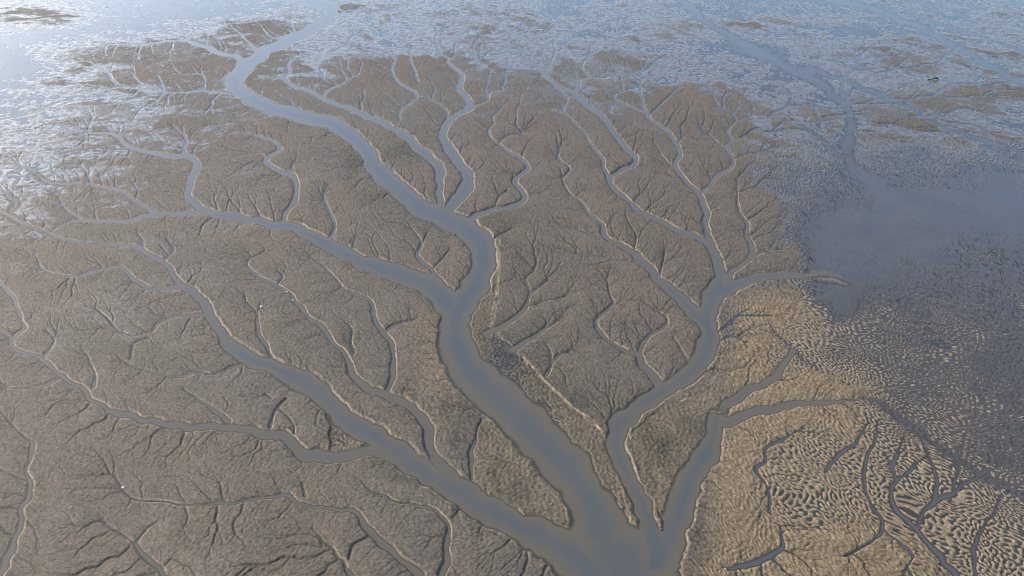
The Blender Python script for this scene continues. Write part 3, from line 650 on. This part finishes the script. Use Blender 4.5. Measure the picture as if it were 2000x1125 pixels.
def tag(o, label, cat, group=None, kind=None):
    o['label'] = label; o['category'] = cat
    if group: o['group'] = group
    if kind: o['kind'] = kind
def quads_of(r, c, ncol):
    k = r * ncol + c
    return np.stack([k, k + ncol, k + ncol + 1, k + 1], -1)

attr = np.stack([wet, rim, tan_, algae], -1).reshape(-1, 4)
LANDS = [  # pieces of mud divided by channels; outlines run along the middle of the water
 ('narrow brown mud bar between the main channel and the long left channel at the bottom', [(940, 820), (930, 848), (923, 878), (920, 906), (921, 936), (905, 970), (982, 1011), (1045, 1044), (1130, 1090), (1185, 1060), (1152, 976), (1100, 906), (1037, 840), (985, 788)]),
 ('long lit mud ridge between the left creek and the long left channel', [(849, 568), (876, 596), (892, 640), (916, 716), (985, 788), (940, 820), (923, 878), (921, 936), (905, 970), (868, 914), (849, 892), (839, 864), (835, 836), (818, 811), (790, 790), (757, 770), (766, 734), (769, 706), (752, 655), (735, 632), (724, 590), (696, 576), (671, 562), (644, 531), (620, 470), (647, 481), (696, 506), (772, 533)]),
 ('leaf shaped mud island between the long thin creek and the long channel', [(692, 690), (682, 716), (687, 735), (720, 759), (790, 790), (818, 811), (839, 864), (868, 914), (863, 941), (804, 906), (765, 873), (702, 834), (630, 775), (546, 723), (504, 709), (504, 653), (500, 611), (530, 560), (581, 597), (633, 642), (647, 667)]),
 ('diamond shaped mud flat between the main channel and the right channel', [(955, 474), (944, 530), (905, 590), (888, 653), (916, 716), (980, 784), (1100, 906), (1152, 976), (1210, 1060), (1262, 1010), (1238, 955), (1207, 881), (1205, 846), (1224, 815), (1315, 752), (1359, 718), (1384, 653), (1380, 622), (1322, 576), (1259, 520), (1181, 460), (1108, 373), (1016, 371), (1028, 383), (993, 406), (930, 422)]),
 ('dark rippled mud spit tapering to a point between the two right channels', [(1395, 846), (1363, 913), (1332, 983), (1310, 1040), (1285, 1060), (1262, 1010), (1238, 955), (1207, 881), (1205, 846), (1224, 815), (1315, 752), (1359, 718), (1384, 653), (1392, 583), (1447, 555), (1480, 570), (1515, 650), (1552, 688), (1517, 733), (1457, 765), (1400, 806)]),
 ('tan rippled sand flat with dark water filled hollows at bottom right', [(1395, 846), (1415, 826), (1457, 808), (1510, 797), (1562, 789), (1657, 782), (1690, 777), (1790, 840), (1850, 885), (1960, 950), (2760, 1200), (2760, 1420), (1300, 1420), (1300, 1060), (1332, 983), (1363, 913)]),
 ('flooded rippled flat with pale crests above the water on the right', [(1447, 555), (1430, 536), (1464, 506), (1471, 486), (1457, 436), (1440, 362), (1490, 300), (1560, 245), (1653, 290), (1665, 252), (1700, 240), (2760, 300), (2760, 1200), (1960, 950), (1850, 885), (1790, 840), (1690, 777), (1605, 725), (1552, 688), (1515, 650), (1480, 570)]),
]
R_, C_ = np.mgrid[0:NV - 1, 0:NU - 1]
uc = (us[:-1] + us[1:]) / 2; vc = (vs[:-1] + vs[1:]) / 2
UC, VC = np.meshgrid(uc, vc)
owner = np.zeros(UC.shape, np.int8)
for i, (lb, poly) in enumerate(LANDS):
    owner[inside(poly, UC, VC) & (owner == 0)] = i + 1
Zf = h.ravel()
labels = ['grey brown mudflat with branching rills spreading over the left side and the far distance'] + [l for l, _ in LANDS]
for i, lb in enumerate(labels):
    m = owner == i
    q_ = quads_of(R_[m], C_[m], NU)
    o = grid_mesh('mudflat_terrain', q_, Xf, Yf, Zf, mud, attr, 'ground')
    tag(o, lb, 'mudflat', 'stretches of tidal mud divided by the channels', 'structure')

# water: every other lattice point, only where ground lies at or under the water level
r2 = np.arange(0, NV, 2); c2 = np.arange(0, NU, 2)
hz = h[np.ix_(r2, c2)]
low = np.full(hz.shape, 9.0, np.float32)
for dr in (-1, 0, 1):
    for dc in (-1, 0, 1):
        low = np.minimum(low, h[np.ix_(np.clip(r2 + dr, 0, NV - 1), np.clip(c2 + dc, 0, NU - 1))])
n2r, n2c = hz.shape
cm = np.minimum(np.minimum(low[:-1, :-1], low[1:, :-1]), np.minimum(low[:-1, 1:], low[1:, 1:])) < 0.012
cid2 = CID[np.ix_(r2, c2)][:-1, :-1]; bk2 = np.minimum(BANKW[np.ix_(r2, c2)][:-1, :-1], BANKW[np.ix_(r2, c2)][1:, 1:])
tro2 = TROUGH[np.ix_(r2, c2)][:-1, :-1]
own = np.where((cid2 >= 0) & ((bk2 < 0.6) | ((tro2 > 0.35) & np.isin(cid2, list(SOFT)))), cid2, -1)
R2, C2 = np.mgrid[0:n2r - 1, 0:n2c - 1]
X2 = X[np.ix_(r2, c2)].ravel(); Y2 = Y[np.ix_(r2, c2)].ravel(); Z2 = np.zeros(X2.shape, np.float32)
dep = np.maximum(0, -hz).ravel()
tri = 2 * (NU - 1) * (NV - 1)
for i in range(-1, len(CREEKS)):
    m = cm & (own == i)
    if not m.any():
        print('no water for', i, CREEKS[i][1]); continue
    q_ = quads_of(R2[m], C2[m], n2c); tri += 2 * len(q_)
    nm, lb = ('shallow_water', 'thin sheet of standing water over the ripples and the far wet flats') if i < 0 else CREEKS[i][:2]
    o = grid_mesh(nm, q_, X2, Y2, Z2, shal if i < 0 or i in SOFT or 'sand' in lb else wat, dep, 'depth')
    tag(o, lb, 'water' if i < 0 else 'creek' if nm == 'creek_water' else 'channel', None if i < 0 else 'tidal creeks and channels', 'structure')
def lump(name, u, v, pts, radii, m, label, cat, dz=0.0):
    import bmesh
    bm = bmesh.new(); x0, y0 = ground(u, v); r_ = np.random.default_rng(int(u))
    rings = []
    for (px, py, pz), rad in zip(pts, radii):
        ring = []
        for k in range(9):
            a = 2 * math.pi * k / 9; q_ = rad * (1 + 0.18 * r_.standard_normal())
            ring.append(bm.verts.new((px, py + q_ * math.cos(a), pz + 0.8 * q_ * math.sin(a))))
        rings.append(ring)
    for A, B in zip(rings, rings[1:]):
        for k in range(9): bm.faces.new((A[k], A[(k + 1) % 9], B[(k + 1) % 9], B[k]))
    bm.faces.new(rings[0][::-1]); bm.faces.new(rings[-1])
    bmesh.ops.recalc_face_normals(bm, faces=bm.faces)
    me = bpy.data.meshes.new(name); bm.to_mesh(me); bm.free(); me.materials.append(m)
    for f in me.polygons: f.use_smooth = True
    o = bpy.data.objects.new(name, me); S.collection.objects.link(o)
    j, i = np.searchsorted(vs, v), np.searchsorted(us, u)
    o.location = (float(x0), float(y0), max(0.0, float(h[j - 2:j + 3, i - 2:i + 3].min())) + dz)
    tag(o, label, cat)
wood, t_, P_ = mat('sodden_wood')
P_.inputs['Roughness'].default_value = 0.7; g_ = N_(t_, 'ShaderNodeNewGeometry')
t_.links.new(mix(t_, noise_(t_, g_.outputs['Position'], 4.0, 5, 0.7), (0.012, 0.011, 0.009), (0.05, 0.042, 0.03)), P_.inputs['Base Color'])
lump('driftwood_log', 1822, 156, [(-2.3, 0, .05), (-1.9, .1, .25), (-1.0, 0, .22), (-.2, .05, .35), (.6, .1, .7), (1.2, 0, .75), (1.8, -.1, .45), (2.3, -.1, .1)], [.08, .18, .16, .22, .36, .4, .28, .08], wood, 'small dark driftwood log lying alone on the wet far flat at upper right', 'driftwood')
pale, t_, P_ = mat('pale_stone')
P_.inputs['Roughness'].default_value = 0.8; g_ = N_(t_, 'ShaderNodeNewGeometry')
t_.links.new(mix(t_, noise_(t_, g_.outputs['Position'], 5.0, 4, 0.7), (0.42, 0.38, 0.31), (0.62, 0.57, 0.48)), P_.inputs['Base Color'])
for (u, v, k, lb) in [(511, 600, .42, 'pale stone at the head of the small forked creek left of centre'), (560, 571, .3, 'pale stone on the right bank of the long thin creek, upper one'), (573, 587, .26, 'pale stone on the right bank of the long thin creek, lower one'), (241, 953, .3, 'pale stone at the bend of the thin level creek at bottom left')]:
    lump('pale_stone', u, v, [(-k, 0, .02), (-.6 * k, .05, .15 * k), (0, 0, .25 * k), (.7 * k, .02, .15 * k), (k, 0, 0)], [.2 * k, .6 * k, .75 * k, .55 * k, .2 * k], pale, lb, 'stone', 0.02)
print('rill verts', float((rg>0.3).mean()), float(RILW.max()))
print('triangles', tri, 'rills', len(keep), 'grid', NU, NV)
